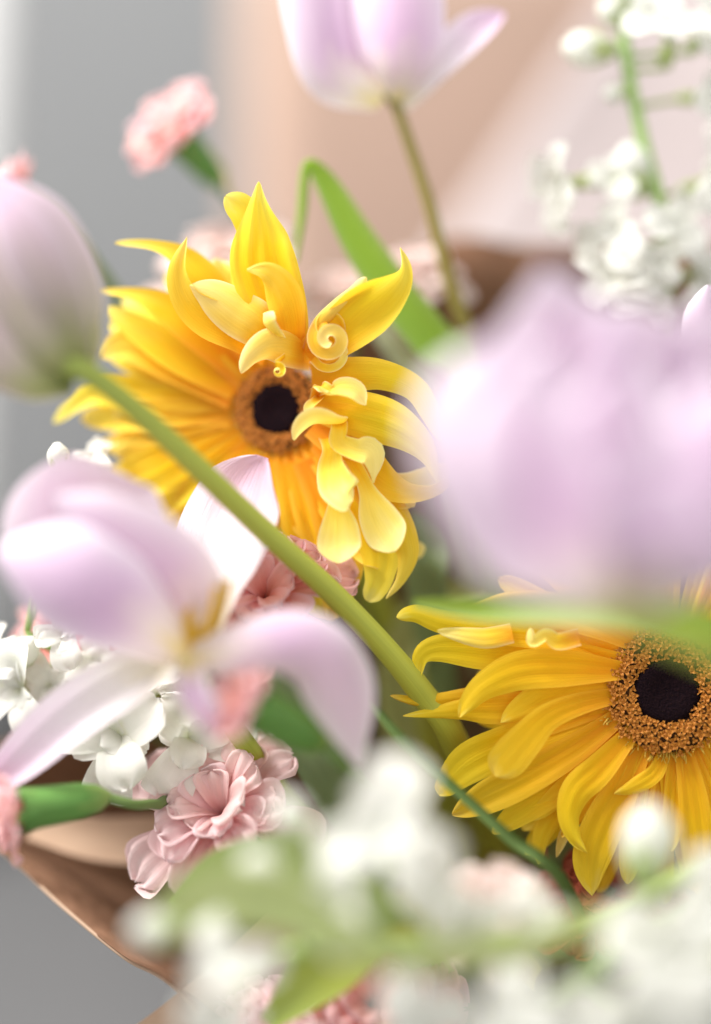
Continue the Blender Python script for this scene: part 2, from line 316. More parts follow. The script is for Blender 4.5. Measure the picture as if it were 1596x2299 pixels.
def disc(root, c, axis, R, r_in, single=True):
    """the disc of a gerbera: dark raised heart, ring of florets"""
    M0 = basis(axis, 0, c - root.location)
    def lathe(prof, n=32):
        V, F, UV = [], [], []
        for i, (r, z) in enumerate(prof):
            for j in range(n):
                a = 2 * math.pi * j / n; V.append(Vector((r * math.cos(a), r * math.sin(a), z))); UV.append((i / len(prof), j / n))
        for i in range(len(prof) - 1):
            for j in range(n): F.append((i * n + j, i * n + (j + 1) % n, (i + 1) * n + (j + 1) % n, (i + 1) * n + j))
        return V, F, UV
    put('disc_base', mesh('disc_base', *lathe([(R * 1.02, -R * 0.35), (R * 0.99, 0), (R * 0.8, R * 0.06), (r_in * 0.9, R * 0.02), (0.0001, 0)])), FLORD, root, M0)
    hb = lathe([(r_in * 1.06, 0), (r_in * 1.02, R * 0.07), (r_in * 0.85, R * 0.13), (r_in * 0.5, R * 0.06), (0.0001, R * 0.04)], 40)
    put('dark_heart', mesh('dark_heart', *hb), DARK, root, M0)
    rnd = random.Random(3); mats = []
    n = 290 if single else 260
    for k in range(n):
        f = (k + 0.5) / n; r = math.sqrt(r_in ** 2 + f * (R ** 2 - r_in ** 2)) * rnd.uniform(0.97, 1.03); a = k * 2.39996
        lean = (r - (R + r_in) / 2) / R * 0.9
        M = M0 @ Matrix.Rotation(a, 4, 'Z') @ Matrix.Translation((r, 0, R * 0.05 * math.sin((r - r_in) / (R - r_in) * math.pi))) @ Matrix.Rotation(lean + rnd.uniform(-.25, .25), 4, 'Y') @ Matrix.Rotation(rnd.uniform(0, 6), 4, 'Z') @ Matrix.Scale(rnd.uniform(0.6, 0.9) * R / 0.0178, 4)
        mats.append(M)
    if single:
        for M in mats: put('floret', FM[0], None, root, M)
    else:
        fv = FM[0]; V = []; F = []; UV = []
        base = [v.co.copy() for v in fv.vertices]; fc = [tuple(p.vertices) for p in fv.polygons]
        for M in mats:
            o_ = len(V); V += [M @ v for v in base]; UV += [(0, 0)] * len(base); F += [tuple(i + o_ for i in q) for q in fc]
        o_ = put('florets', mesh('florets', V, F, UV), FLOR, root); o_['kind'] = 'stuff'
    V = []; F = []; UV = []; base = [v.co.copy() for v in AM.vertices]; fc = [tuple(p.vertices) for p in AM.polygons]
    for k in range(150):
        a = rnd.uniform(0, 6.283); r = R * rnd.uniform(0.93, 1.06)
        M = M0 @ Matrix.Rotation(a, 4, 'Z') @ Matrix.Translation((r, 0, -R * 0.03)) @ Matrix.Rotation(rnd.uniform(0.5, 1.3), 4, 'Y') @ Matrix.Rotation(rnd.uniform(0, 6), 4, 'Z') @ Matrix.Scale(rnd.uniform(0.6, 1.1) * R / 0.0178, 4)
        o_ = len(V); V += [M @ v for v in base]; UV += [(0, 0)] * len(base); F += [tuple(i + o_ for i in q) for q in fc]
    o_ = put('anthers', mesh('anthers', V, F, UV), ANTH, root); o_['kind'] = 'stuff'

# --- gerbera 1
rnd = random.Random(21)
g1 = thing('gerbera_flower', 'bright yellow gerbera with twisted curling petals around a dark eye, under the thick green stem', 'flower', HUB)
c1 = (622, 918, -150)
ax1 = A(-0.30, 0.02, 1)
disc(g1, W(*c1), ax1, 98 * S, 60 * S, single=False)
def G1(P, mat=YEL, **k):
    k.setdefault('tip', 0.1); k.setdefault('ruf', rnd.uniform(1, 6)); k.setdefault('rf', rnd.uniform(2, 4)); k.setdefault('ph', rnd.uniform(0, 6)); k.setdefault('nv', 14); k.setdefault('nu', 32); return part('petal', rib(P, **k), mat, g1)
rnd = random.Random(11)
# broad ray petals around the disc, the far side falling back
for a, L, hwid in [(172, 430, 34), (183, 440, 36), (192, 425, 34), (203, 470, 32), (211, 430, 36), (222, 420, 34), (233, 395, 36), (244, 360, 34), (256, 350, 36), (266, 340, 40), (277, 380, 42), (288, 420, 44), (300, 430, 42), (312, 420, 40), (325, 380, 38), (160, 440, 38), (150, 440, 34), (140, 420, 36), (128, 410, 34), (116, 400, 34), (100, 400, 38), (85, 370, 40)]:
    for lay in (0, 1):
        aa = math.radians(a + rnd.uniform(-3, 3) + lay * 5.5); LL = L * rnd.uniform(0.9, 1.02) * (0.94 if lay else 1)
        if lay and 280 < a < 360: continue
        sl = -0.30; P = []
        bend = rnd.uniform(-26, 26); rise = rnd.uniform(-20, 45)
        for t in (0, 0.3, 0.6, 0.85, 1):
            r = 80 + (LL - 80) * t
            x = c1[0] + r * math.cos(aa) - bend * t * t * math.sin(aa); y = c1[1] - r * math.sin(aa) - bend * t * t * math.cos(aa)
            z = c1[2] - 8 - 16 * lay - sl * -1 * 0 + r * math.cos(aa) * 0.30 + 34 * math.sin(t * 2.6) + rise * t ** 3
            P.append((x, y, z, hwid * (0.42, 0.85, 1.05, 0.8, 0.42)[int(round(t * 4)) if t != 0.3 else 1]))
        G1(P, cup=[0.5, 0.55, 0.7, rnd.uniform(-0.9, 1.1), rnd.uniform(-1.2, 1.4)], tw=[0, 0, 0, rnd.uniform(-30, 30), rnd.uniform(-70, 70)], groove=0.09, ruf=rnd.uniform(4, 12), rf=rnd.uniform(2, 4), ph=rnd.uniform(0, 6), nu=22, nv=12)
# the petals that the photograph shows one by one
G1([(655, 815, -60, 40), (625, 700, -10, 68), (593, 600, 0, 78), (586, 530, 0, 64), (581, 465, 5, 32), (581, 408, 8, 6)], groove=0.15, ng=2.6, cup=[0.4, 0.4, 0.45, 0.6, 1.2, 1.8], tip=0.04, nv=20, nu=34)
G1([(600, 640, -40, 50), (585, 540, -40, 50), (550, 478, -35, 40), (506, 440, -30, 28)], cup=[0.4, 0.6, 0.8, 0.8], tip=0.2)
G1([(660, 800, -30, 36), (652, 715, 20, 42), (632, 655, 35, 44), (600, 615, 40, 30), (555, 604, 45, 6)], tw=[30, 20, 0, -20, -40], cup=[-0.4, -0.5, -0.7, -0.9, -1])
G1([(690, 800, -40, 34), (765, 745, 5, 56), (830, 690, 15, 68), (882, 645, 15, 50), (906, 605, 15, 22), (898, 556, 15, 3)], tw=[0, 5, 10, 15, 30, 40], cup=[0.4, 0.5, 0.9, 1.3, 1.5, 1.5])
G1([(690, 790, -30, 16), (712, 735, 20, 22), (755, 690, 30, 24), (800, 652, 35, 20), (822, 622, 36, 13)], mat=YPALE, cup=[-1.0, -1.4, -1.6, -1.5, -1.2], tip=0.16)
G1([(700, 850, -60, 34), (790, 840, -10, 40), (860, 842, 0, 36), (930, 872, 0, 30), (968, 930, 0, 24), (992, 992, 0, 10)], cup=[0.3, -0.4, -0.6, -0.6, -0.5, -0.4])
G1([(700, 905, -60, 36), (790, 925, -5, 52), (870, 948, 10, 54), (930, 985, 10, 40), (965, 1030, 10, 22), (980, 1084, 10, 3)], cup=[0.3, -0.3, -0.5, -0.7, -0.9, -1.0], groove=0.04)
G1([(705, 950, -70, 36), (790, 1010, -25, 48), (850, 1072, -15, 46), (905, 1100, -15, 34), (965, 1098, -15, 22), (1010, 1075, -15, 14)], tw=[0, 0, 0, 10, 25, 30], cup=[0.3, 0.5, 0.9, 1.2, 1.3, 1.0])
G1([(850, 1080, -40, 20), (910, 1085, -60, 28), (970, 1068, -70, 30), (1020, 1045, -75, 16)], mat=YPALE, cup=[0.6, 0.9, 1.0, 0.6], tip=0.2)
G1([(720, 985, -80, 34), (820, 1080, -40, 46), (885, 1175, -30, 44), (915, 1240, -30, 28), (900, 1300, -32, 14), (866, 1345, -34, 4)], cup=[0.3, -0.4, -0.6, -0.7, -0.9, -1])
G1([(730, 1010, -90, 34), (800, 1120, -55, 44), (850, 1220, -50, 48), (850, 1300, -52, 34), (825, 1350, -55, 20)], cup=[0.3, 0.5, 0.5, 0.6, 0.6], groove=0.05)
G1([(690, 1030, -110, 36), (740, 1140, -80, 48), (770, 1250, -75, 50), (760, 1330, -80, 36), (735, 1395, -85, 16)], cup=[0.3, 0.4, 0.5, 0.5, 0.4], groove=0.05)
G1([(650, 1040, -120, 34), (672, 1150, -95, 46), (690, 1260, -95, 44), (705, 1350, -100, 28), (730, 1392, -100, 10)], cup=0.4, groove=0.05)
G1([(880, 1235, -120, 16), (925, 1235, -130, 24), (955, 1228, -135, 14)], mat=YPALE, cup=0.7, tip=0.3)
G1([(870, 1190, -110, 16), (890, 1240, -110, 20), (895, 1275, -110, 10)], mat=YPALE, cup=0.7, tip=0.3)
# small inner petals rolled towards the viewer
G1([(700, 800, -80, 34), (655, 782, 0, 46), (608, 778, 25, 44), (570, 802, 35, 34), (541, 838, 35, 12)], mat=YPALE, cup=[0.4, -0.5, -0.9, -1.3, -1.5], tw=[0, 0, -8, -12, -10])
def curl(cx, cy, dz, r0, r1, a0, turns, hw, base=None, mat=YPALE, sgn=1, slope=0.0, n0sgn=1):
    P = []; n = int(8 * abs(turns)) + 3
    for i in range(n):
        t = i / (n - 1); r = r0 + (r1 - r0) * t; a = math.radians(a0) + sgn * turns * 2 * math.pi * t
        P.append((cx + r * math.cos(a), cy - r * math.sin(a), dz + slope * t, hw * (1 - 0.35 * t)))
    if base: P = [(*base, hw * 0.8)] + P
    T = W(*P[1][:3]) - W(*P[0][:3]); n0 = T.cross(A(0, 0, 1)).normalized() * n0sgn
    return P, n0
P, n0 = curl(740, 762, 20, 40, 10, 100, 1.55, 18, base=(712, 800, -40), sgn=1, slope=26); G1(P, mat=YPALE, n0=n0, cup=0.35, tw=[28] * len(P), nu=46)
P, n0 = curl(735, 735, 10, 30, 16, 20, 0.8, 15, base=(770, 790, -40), sgn=1, slope=14); G1(P, mat=YPALE, n0=n0, cup=0.4, tw=[38] * len(P), nu=36)
P, n0 = curl(742, 790, 5, 40, 26, 200, 0.55, 15, sgn=1, slope=8); G1(P, mat=YPALE, n0=n0, cup=0.4, tw=[-42] * len(P), nu=30)
P, n0 = curl(623, 833, 30, 15, 5, 110, 1.2, 12, base=(640, 800, 10), sgn=-1, slope=12); G1(P, mat=YPALE, n0=n0, cup=0.3, tw=[30] * len(P), nu=34)
G1([(705, 880, -80, 14), (722, 868, 10, 22), (735, 880, 30, 22)], mat=YPALE, cup=1.2, tw=[30, 40, 60], tip=0.3)
G1([(705, 905, -80, 14), (718, 868, 8, 16), (738, 884, 26, 26), (768, 880, 36, 38), (798, 886, 36, 32), (821, 910, 30, 5)], mat=YPALE, n0=A(0.1, 0.45, 0.9), cup=[0.6, 1.2, 1.4, 1.0, 0.9, 0.7], tw=[0, 0, -10, 0, 12, 25])
G1([(735, 935, -80, 14), (772, 948, 12, 16), (745, 952, 32, 34), (706, 950, 40, 44), (678, 966, 38, 30), (659, 988, 34, 4)], mat=YPALE, n0=A(0.0, 0.55, 0.85), cup=[0.6, 1.0, 1.3, 1.3, 1.2, 0.8], tw=[0, 0, 0, 6, 10, 10])
G1([(722, 890, -80, 12), (712, 902, 6, 16), (700, 915, 22, 20), (690, 935, 30, 12)], mat=YPALE, cup=1.1, tw=[20, 30, 40, 40], tip=0.3)
G1([(735, 930, -90, 18), (762, 955, 8, 22), (764, 992, 24, 30), (796, 1012, 34, 32), (830, 1024, 34, 40), (838, 1084, 26, 4)], mat=YPALE, n0=A(0.2, 0.4, 0.9), cup=[0.6, 1.0, 1.5, 1.2, 0.7, 0.5], tw=[0, 10, 25, 10, -8, -18])
G1([(728, 960, -100, 22), (748, 1005, -5, 26), (748, 1050, 22, 38), (757, 1088, 44, 46), (772, 1112, 66, 46), (792, 1124, 62, 34)], mat=YPALE, cup=[0.5, 0.7, 0.9, 0.8, 0.5, 0.3], tw=[0, 8, 10, 0, -18, -30], tip=0.16)
G1([(735, 990, -100, 18), (752, 1075, 5, 14), (756, 1125, 28, 20), (762, 1180, 38, 44), (762, 1225, 44, 52), (762, 1264, 66, 44)], mat=YPALE, cup=[0.6, 0.8, 0.7, 0.5, 0.5, 0.8], tip=0.15)
G1([(748, 970, -100, 18), (800, 1050, 0, 18), (825, 1102, 18, 22), (845, 1152, 28, 44), (868, 1196, 36, 52), (890, 1236, 58, 44)], mat=YPALE, cup=[0.6, 0.7, 0.7, 0.6, 0.6, 0.9], tip=0.15)
G1([(600, 800, -80, 24), (540, 752, -20, 42), (470, 712, -5, 52), (424, 668, 0, 46), (405, 605, 2, 32), (420, 532, 4, 5)], cup=[0.4, 0.6, 0.9, 1.3, 1.5, 1.6], tw=[0, 0, -5, -15, -20, -10])
G1([(640, 800, -70, 26), (585, 735, 10, 52), (530, 698, 22, 56), (475, 660, 26, 42), (426, 640, 28, 8)], mat=YPALE, cup=[0.3, -0.3, -0.6, -0.7, -0.8], tw=[0, 10, 15, 15, 10])
G1([(640, 780, -60, 18), (615, 752, 10, 30), (592, 728, 26, 48), (590, 704, 20, 40)], mat=YPALE, cup=[0.6, 1.0, 1.3, 1.4], n0=A(0, 0.7, 1))
G1([(560, 790, -150, 30), (480, 660, -110, 42), (420, 590, -110, 34), (350, 556, -110, 18), (258, 546, -108, 9)], cup=[0.3, 0.5, 0.7, 0.9, 0.9], tw=[0, 0, 15, 30, 35])
G1([(540, 830, -170, 32), (440, 740, -150, 44), (370, 690, -150, 36), (300, 662, -150, 18), (215, 655, -150, 8)], cup=[0.3, 0.5, 0.6, 0.8, 0.9], tw=[0, 0, 5, 20, 30])
G1([(530, 870, -170, 32), (410, 800, -165, 44), (320, 745, -170, 36), (240, 690, -175, 14)], cup=[0.3, 0.5, 0.7, 0.9])
G1([(525, 890, -170, 32), (400, 820, -175, 46), (300, 775, -185, 44), (215, 795, -195, 14)], cup=[0.3, 0.5, 0.5, 0.6], groove=0.05)
G1([(520, 930, -180, 32), (380, 905, -200, 44), (270, 880, -220, 40), (195, 890, -235, 28), (122, 950, -245, 10)], cup=[0.3, 0.5, 0.5, 0.8, 1.0], groove=0.05)
G1([(560, 1010, -170, 30), (470, 1080, -185, 38), (400, 1150, -200, 34), (355, 1215, -215, 12)], cup=[0.3, 0.5, 0.7, 0.8])
part('stem', tube(hubpts((640, 935, -190), (760, 1150, -420), (960, 1650, -900)), [36 * S, 32 * S, 34 * S, 36 * S]), STEM, g1)

# --- gerbera 2
rnd = random.Random(22)
g2 = thing('gerbera_flower', 'golden yellow gerbera with smooth long petals and a sharp brown floret ring', 'flower', HUB)
c2 = (1497, 1551, 0)
disc(g2, W(*c2), A(-0.05, 0.08, 1), 138 * S, 73 * S, single=True)
def G2(P, mat=YELG, **k):
    k.setdefault('tip', 0.1); k.setdefault('groove', 0.035); k.setdefault('ruf', rnd.uniform(4, 10)); k.setdefault('rf', rnd.uniform(2, 4)); k.setdefault('ph', rnd.uniform(0, 6)); k.setdefault('nv', 14); k.setdefault('nu', 32); return part('petal', rib(P, **k), mat, g2)
rnd = random.Random(5)
for a in list(range(0, 360, 11)):
    aa = math.radians(a + rnd.uniform(-3, 3)); L = rnd.uniform(420, 480); hwid = rnd.uniform(24, 34); bend = rnd.uniform(-20, 40)
    P = []
    for i, t in enumerate((0, 0.3, 0.6, 0.85, 1)):
        r = 115 + (L - 115) * t
        P.append((c2[0] + r * math.cos(aa) - bend * t * t * math.sin(aa), c2[1] - r * math.sin(aa) + 20 * t * t - bend * t * t * math.cos(aa), -22 - 60 * t * t, hwid * (0.5, 0.85, 1.0, 0.85, 0.45)[i]))
    G2(P, cup=[0.5, 0.5, 0.5, 0.3, rnd.uniform(-0.6, 0.9)], tw=[0, 0, 0, rnd.uniform(-15, 15), rnd.uniform(-40, 40)], groove=0.09, ruf=rnd.uniform(3, 9), rf=rnd.uniform(2, 4), ph=rnd.uniform(0, 6), nu=20, nv=12)
for a in (196, 207, 217, 226, 236, 247, 254, 262, 271, 280, 289, 298):     # slim upper row over the lower half
    aa = math.radians(a + rnd.uniform(-2, 2)); L = rnd.uniform(330, 430); bend = rnd.uniform(-30, 40); hwid = rnd.uniform(19, 26)
    G2([(c2[0] + (120 + (L - 120) * t) * math.cos(aa) - bend * t * t * math.sin(aa), c2[1] - (120 + (L - 120) * t) * math.sin(aa) - bend * t * t * math.cos(aa), -6 + 14 * math.sin(t * 2.8) - 10 * t, hwid * f) for t, f in ((0, 0.6), (0.3, 0.9), (0.6, 1.0), (0.85, 0.8), (1, 0.3))],
       cup=[0.5, 0.5, 0.4, rnd.uniform(-0.6, 0.4), rnd.uniform(-0.8, 0.4)], tw=[0, 0, 0, rnd.uniform(-15, 15), rnd.uniform(-40, 40)])
G2([(1390, 1470, -8, 22), (1270, 1430, 10, 36), (1130, 1415, 10, 34), (1000, 1398, 8, 28), (935, 1378, 4, 22), (890, 1385, 0, 12)], cup=[0.5, 0.5, 0.4, -0.3, -0.6, -0.6])
G2([(1420, 1440, -4, 22), (1340, 1400, 18, 34), (1240, 1368, 30, 38), (1140, 1356, 32, 28), (1042, 1366, 30, 4)], cup=[0.5, 0.4, -0.3, -0.5, -0.7])
G2([(1400, 1490, 0, 24), (1250, 1470, 6, 40), (1100, 1462, 6, 44), (990, 1455, 4, 32), (945, 1475, 4, 22), (940, 1525, 0, 6)], cup=[0.5, 0.5, 0.4, -0.3, -0.7, -0.9], groove=0.04)
G2([(1150, 1420, 30, 24), (1090, 1430, 36, 26), (1030, 1424, 36, 18), (982, 1416, 32, 5)], mat=YPALE, cup=[-0.4, -0.6, -0.7, -0.6], tw=[20, 20, 10, 0])
G2([(1300, 1430, 40, 20), (1250, 1440, 50, 22), (1225, 1425, 56, 18), (1195, 1440, 56, 16), (1190, 1410, 52, 8)], mat=YPALE, cup=[0.4, 0.9, 1.2, 1.2, 1.0])
G2([(1395, 1505, 6, 22), (1280, 1500, 22, 42), (1170, 1505, 32, 45), (1090, 1540, 36, 33), (1050, 1580, 36, 22), (1030, 1610, 34, 6)], cup=[0.6, 0.5, 0.1, -0.4, -0.7, -0.8], groove=0.03)
G2([(1180, 1570, -14, 34), (1080, 1565, -12, 26), (1000, 1570, -12, 18), (940, 1575, -12, 13), (876, 1562, -12, 5)], cup=[0.4, -0.4, -0.8, -0.8, -0.6])
G2([(1250, 1580, -8, 30), (1120, 1590, -4, 36), (1040, 1592, -4, 26), (975, 1600, -6, 14), (904, 1607, -8, 3)], cup=[0.4, 0.3, -0.5, -0.8, -0.6])
G2([(1385, 1530, 2, 18), (1300, 1535, 10, 28), (1220, 1560, 14, 34), (1160, 1595, 14, 24), (1124, 1622, 12, 6)], cup=[0.5, 0.4, 0.3, 0.3, 0.5])
G2([(1390, 1560, 4, 18), (1300, 1580, 22, 26), (1230, 1610, 40, 32), (1180, 1660, 56, 42), (1140, 1705, 64, 46), (1112, 1742, 66, 34)], cup=[0.6, 0.4, 0.2, 0.4, 0.4, 0.4], tip=0.14)
G2([(1390, 1580, -4, 20), (1260, 1625, 2, 40), (1130, 1675, 4, 46), (1050, 1715, 4, 46), (1000, 1765, 2, 26), (985, 1785, 0, 12)], cup=[0.5, 0.4, 0.3, 0.2, 0.2, 0.4], groove=0.04, tip=0.14)
G2([(1400, 1600, 2, 20), (1290, 1680, 8, 34), (1180, 1745, 8, 42), (1090, 1790, 4, 38), (1015, 1828, 0, 12)], cup=[0.5, 0.4, 0.4, 0.3, 0.2], groove=0.04)
G2([(1410, 1620, -6, 20), (1310, 1730, -4, 34), (1220, 1785, -6, 38), (1150, 1835, -10, 28), (1105, 1870, -14, 10)], cup=0.4, groove=0.05)
G2([(1415, 1635, -16, 20), (1310, 1760, -18, 32), (1250, 1820, -20, 28), (1215, 1880, -20, 22), (1210, 1940, -22, 8)], cup=[0.5, 0.5, -0.4, -0.7, -0.8])
G2([(1420, 1640, 6, 20), (1345, 1725, 22, 36), (1295, 1775, 30, 36), (1278, 1830, 34, 28), (1290, 1880, 36, 18), (1318, 1916, 36, 4)], cup=[0.6, 0.4, -0.2, -0.7, -0.8, -0.6])
G2([(1445, 1665, 0, 22), (1390, 1780, 10, 42), (1345, 1870, 14, 48), (1325, 1940, 12, 40), (1330, 2010, 6, 8)], cup=[0.5, 0.4, 0.3, 0.2, 0.2], groove=0.05)
G2([(1470, 1675, 0, 20), (1440, 1770, 2, 32), (1425, 1850, 2, 36), (1412, 1940, -2, 24), (1408, 1985, -4, 8)], cup=0.5, groove=0.06)
G2([(1490, 1690, 6, 14), (1470, 1735, 16, 20), (1425, 1765, 20, 18), (1378, 1782, 20, 4)], cup=[0.5, 0.3, -0.3, -0.4])
G2([(1490, 1685, -2, 18), (1475, 1780, 0, 28), (1468, 1870, 0, 30), (1462, 1960, -4, 12)], cup=0.5, groove=0.06)
G2([(1515, 1690, 4, 18), (1512, 1790, 6, 24), (1508, 1860, 6, 24), (1505, 1910, 4, 8)], cup=0.5, groove=0.06)
G2([(1535, 1690, 4, 22), (1555, 1790, 12, 34), (1565, 1900, 12, 38), (1568, 2010, 6, 12)], cup=0.4, groove=0.05)
G2([(1565, 1680, 0, 20), (1610, 1790, 4, 34), (1640, 1900, 4, 36), (1655, 2000, -4, 12)], cup=0.4, groove=0.05)
G2([(1400, 1680, -40, 14), (1310, 1800, -46, 16), (1268, 1870, -42, 14), (1248, 1925, -38, 7)], mat=YPALE, cup=0.6, tip=0.2)
part('stem', tube(hubpts((1497, 1560, -40), (1440, 1720, -300), (1250, 2050, -900)), [36 * S, 32 * S, 34 * S, 36 * S]), STEM, g2)

# ------------------------------------------------------------------ tulips
def stamens(root, c, axis, scale):
    M = basis(axis, 0, c - root.location)
    d = [tube([Vector((0, 0, 0)), Vector((0, 0, 0.012)) * scale, Vector((0, 0, 0.02)) * scale], [0.003 * scale, 0.0026 * scale, 0.0032 * scale], sides=8, nu=6)]
    for k in range(6):
        a = k * 1.047; r = Vector((math.cos(a), math.sin(a), 0)) * 0.004 * scale
        d.append(tube([r * 0.6, r * 1.1 + Vector((0, 0, 0.008 * scale)), r * 1.4 + Vector((0, 0, 0.017 * scale))], [0.0007 * scale, 0.0012 * scale, 0.0009 * scale], sides=6, nu=6))
    put('stamens', mesh('stamens', *join(*d)), YSTAM, root, M)

# front tulip, wide open, at the left
t1 = thing('tulip', 'pale lilac tulip fallen wide open with a yellow heart above white stock blossoms', 'flower', HUB)
def T1(P, mat=LIL, **k):
    k.setdefault('tip', 0.3); k.setdefault('nu', 34); k.setdefault('nv', 16); return part('petal', rib(P, **k), mat, t1)
T1([(420, 1465, 250, 60), (320, 1360, 230, 150), (220, 1230, 240, 195), (165, 1120, 270, 195), (150, 1020, 320, 165)], cup=[1.0, 0.9, 0.8, 0.7, 0.5], tip=0.36)
T1([(470, 1425, 320, 44), (425, 1350, 400, 110), (320, 1262, 440, 124), (215, 1180, 450, 92), (120, 1118, 430, 44)], cup=[-1.1, -1.1, -0.9, -0.6, -0.5], tw=[0, -6, -10, -10, -10])
T1([(420, 1470, 330, 70), (310, 1400, 470, 135), (195, 1330, 530, 150), (90, 1275, 530, 135), (-10, 1240, 490, 80)], cup=[-1.2, -1.1, -1.0, -0.9, -0.8], tip=0.36)
T1([(475, 1430, 180, 50), (490, 1325, 90, 112), (514, 1218, 40, 140), (556, 1118, 20, 128), (590, 1025, 34, 84)], mat=LILW, n0=A(-0.45, 0.3, 0.85), cup=[0.9, 0.6, 0.5, 0.6, 1.0], tip=0.26, point=1.1, ruf=16, rf=2.6, ph=1.0, groove=0.03)
T1([(410, 1485, 330, 40), (515, 1455, 400, 66), (640, 1435, 430, 92), (730, 1490, 420, 100), (775, 1585, 390, 88), (805, 1720, 350, 30)], cup=[-0.6, -0.9, -1.1, -1.0, -0.8, -0.5], tw=[-10, -18, -15, 0, 0, 0], tip=0.25)
T1([(425, 1490, 350, 34), (425, 1545, 420, 46), (450, 1600, 440, 50), (510, 1660, 400, 24)], cup=[0.6, 0.8, 0.9, 0.9], tw=[0, -20, -30, -30])
T1([(370, 1480, 280, 50), (270, 1530, 220, 70), (150, 1610, 180, 72), (50, 1700, 160, 58), (-50, 1790, 160, 24)], mat=LILW, cup=[0.8, 0.8, 0.9, 0.9, 0.8], groove=0.05, tip=0.2)
stamens(t1, W(432, 1462, 300), A(0.15, 0.9, 0.3), 1.25)
part('stem', tube(hubpts((420, 1475, 260), (500, 1600, 60), (800, 2000, -500)), [26 * S, 24 * S, 26 * S, 26 * S]), STEM, t1)

# left edge tulip whose thick stem crosses the picture
t2 = thing('tulip', 'closed greenish lilac tulip on a long thick green stem crossing the twisted gerbera', 'flower', HUB)
def T2(P, mat=LILG, **k):
    k.setdefault('tip', 0.3); k.setdefault('nu', 30); k.setdefault('nv', 16); return part('petal', rib(P, **k), mat, t2)
T2([(185, 850, 330, 40), (145, 790, 400, 140), (75, 650, 430, 190), (5, 500, 430, 170), (-50, 390, 400, 100)], cup=[-1.3, -1.2, -1.1, -1.0, -0.8])
T2([(180, 850, 300, 40), (175, 740, 330, 100), (150, 620, 350, 120), (80, 490, 360, 100), (0, 400, 360, 40)], cup=[-1.3, -1.3, -1.3, -1.2, -1.0], tw=[0, 25, 30, 25, 20])
T2([(178, 852, 345, 36), (165, 770, 400, 60), (120, 650, 450, 80), (50, 520, 460, 76), (-20, 410, 430, 36)], cup=[-1.3, -1.2, -1.0, -0.9, -0.7], tw=[0, 10, 14, 14, 10])
T2([(165, 860, 330, 40), (60, 850, 380, 90), (-60, 760, 400, 130), (-140, 640, 400, 100)], cup=[-1.3, -1.3, -1.2, -1.0], tw=[0, -25, -30, -30])
T2([(170, 850, 270, 40), (110, 760, 220, 130), (40, 620, 200, 160), (-40, 470, 210, 120)], cup=[1.2, 1.1, 1.0, 0.8])
part('stem', tube([W(150, 810, 360), W(200, 838, 350), W(310, 925, 290), W(450, 1055, 210), W(600, 1198, 130), W(745, 1330, 60), W(860, 1450, 15), W(950, 1560, -30), W(1020, 1660, -110), W(1110, 1900, -600), HUB],
                  [34 * S, 24 * S, 24 * S, 25 * S, 25 * S, 26 * S, 27 * S, 30 * S, 31 * S, 31 * S, 31 * S], sides=16, nu=70), STEM, t2)

# big near tulip at the right
t3 = thing('tulip', 'large full pale lilac tulip bloom held close above the golden gerbera', 'flower', W(1560, 1420, 950))
def T3(P, mat=LIL, **k):
    P = [(a, b, c + 150, d) for a, b, c, d in P]
    k.setdefault('tip', 0.3); k.setdefault('nu', 34); k.setdefault('nv', 16); return part('petal', rib(P, **k), mat, t3)
T3([(1370, 1350, 760, 60), (1330, 1170, 700, 190), (1290, 960, 690, 220), (1255, 780, 700, 180), (1225, 590, 720, 60)], cup=[1.0, 0.9, 0.8, 0.7, 0.7], tip=0.2, point=1.5)
T3([(1340, 1345, 800, 60), (1215, 1230, 900, 140), (1118, 1070, 950, 165), (1080, 920, 960, 150), (1098, 780, 950, 100)], cup=[-1.0, -1.0, -0.9, -0.8, -0.5], tw=[0, 15, 15, 10, 5], ruf=20, rf=3)
T3([(1380, 1375, 850, 70), (1300, 1260, 1010, 190), (1225, 1100, 1080, 205), (1190, 950, 1080, 175), (1190, 810, 1040, 110)], cup=[-1.1, -1.0, -0.9, -0.8, -0.5], tw=[0, 5, 8, 8, 8], ruf=20, rf=3, ph=2)
T3([(1420, 1350, 760, 60), (1440, 1200, 720, 180), (1450, 1000, 690, 210), (1430, 820, 700, 180), (1400, 680, 760, 110)], cup=[1.0, 0.9, 0.8, 0.7, 0.4])
T3([(1415, 1370, 850, 70), (1480, 1270, 990, 170), (1570, 1130, 1000, 160), (1600, 980, 990, 140), (1600, 850, 950, 80)], cup=[-1.1, -1.0, -0.9, -0.8, -0.6], tw=[0, -12, -15, -12, -8])
T3([(1430, 1350, 760, 60), (1530, 1200, 700, 170), (1590, 1000, 680, 180), (1580, 800, 700, 140), (1540, 690, 740, 80)], cup=[1.0, 0.9, 0.8, 0.7, 0.5])
T3([(1350, 1350, 770, 50), (1240, 1180, 740, 150), (1160, 1000, 740, 160), (1130, 850, 760, 130), (1120, 740, 780, 70)], cup=[1.0, 0.9, 0.8, 0.7, 0.6])
T3([(1370, 1350, 800, 50), (1270, 1180, 860, 110), (1200, 1010, 880, 130), (1190, 880, 860, 110), (1230, 770, 830, 60)], mat=LILM, cup=[0.9, 0.9, 0.9, 0.9, 0.9], tw=[0, 20, 30, 25, 20], ruf=40, rf=4)
T3([(1390, 1350, 800, 50), (1370, 1200, 900, 120), (1350, 1060, 960, 140), (1360, 940, 980, 120), (1400, 830, 960, 70)], mat=LILM, cup=[-0.9, -0.9, -0.8, -0.6, -0.5], tw=[0, -10, -20, -20, -15], ruf=44, rf=4, ph=1.5)
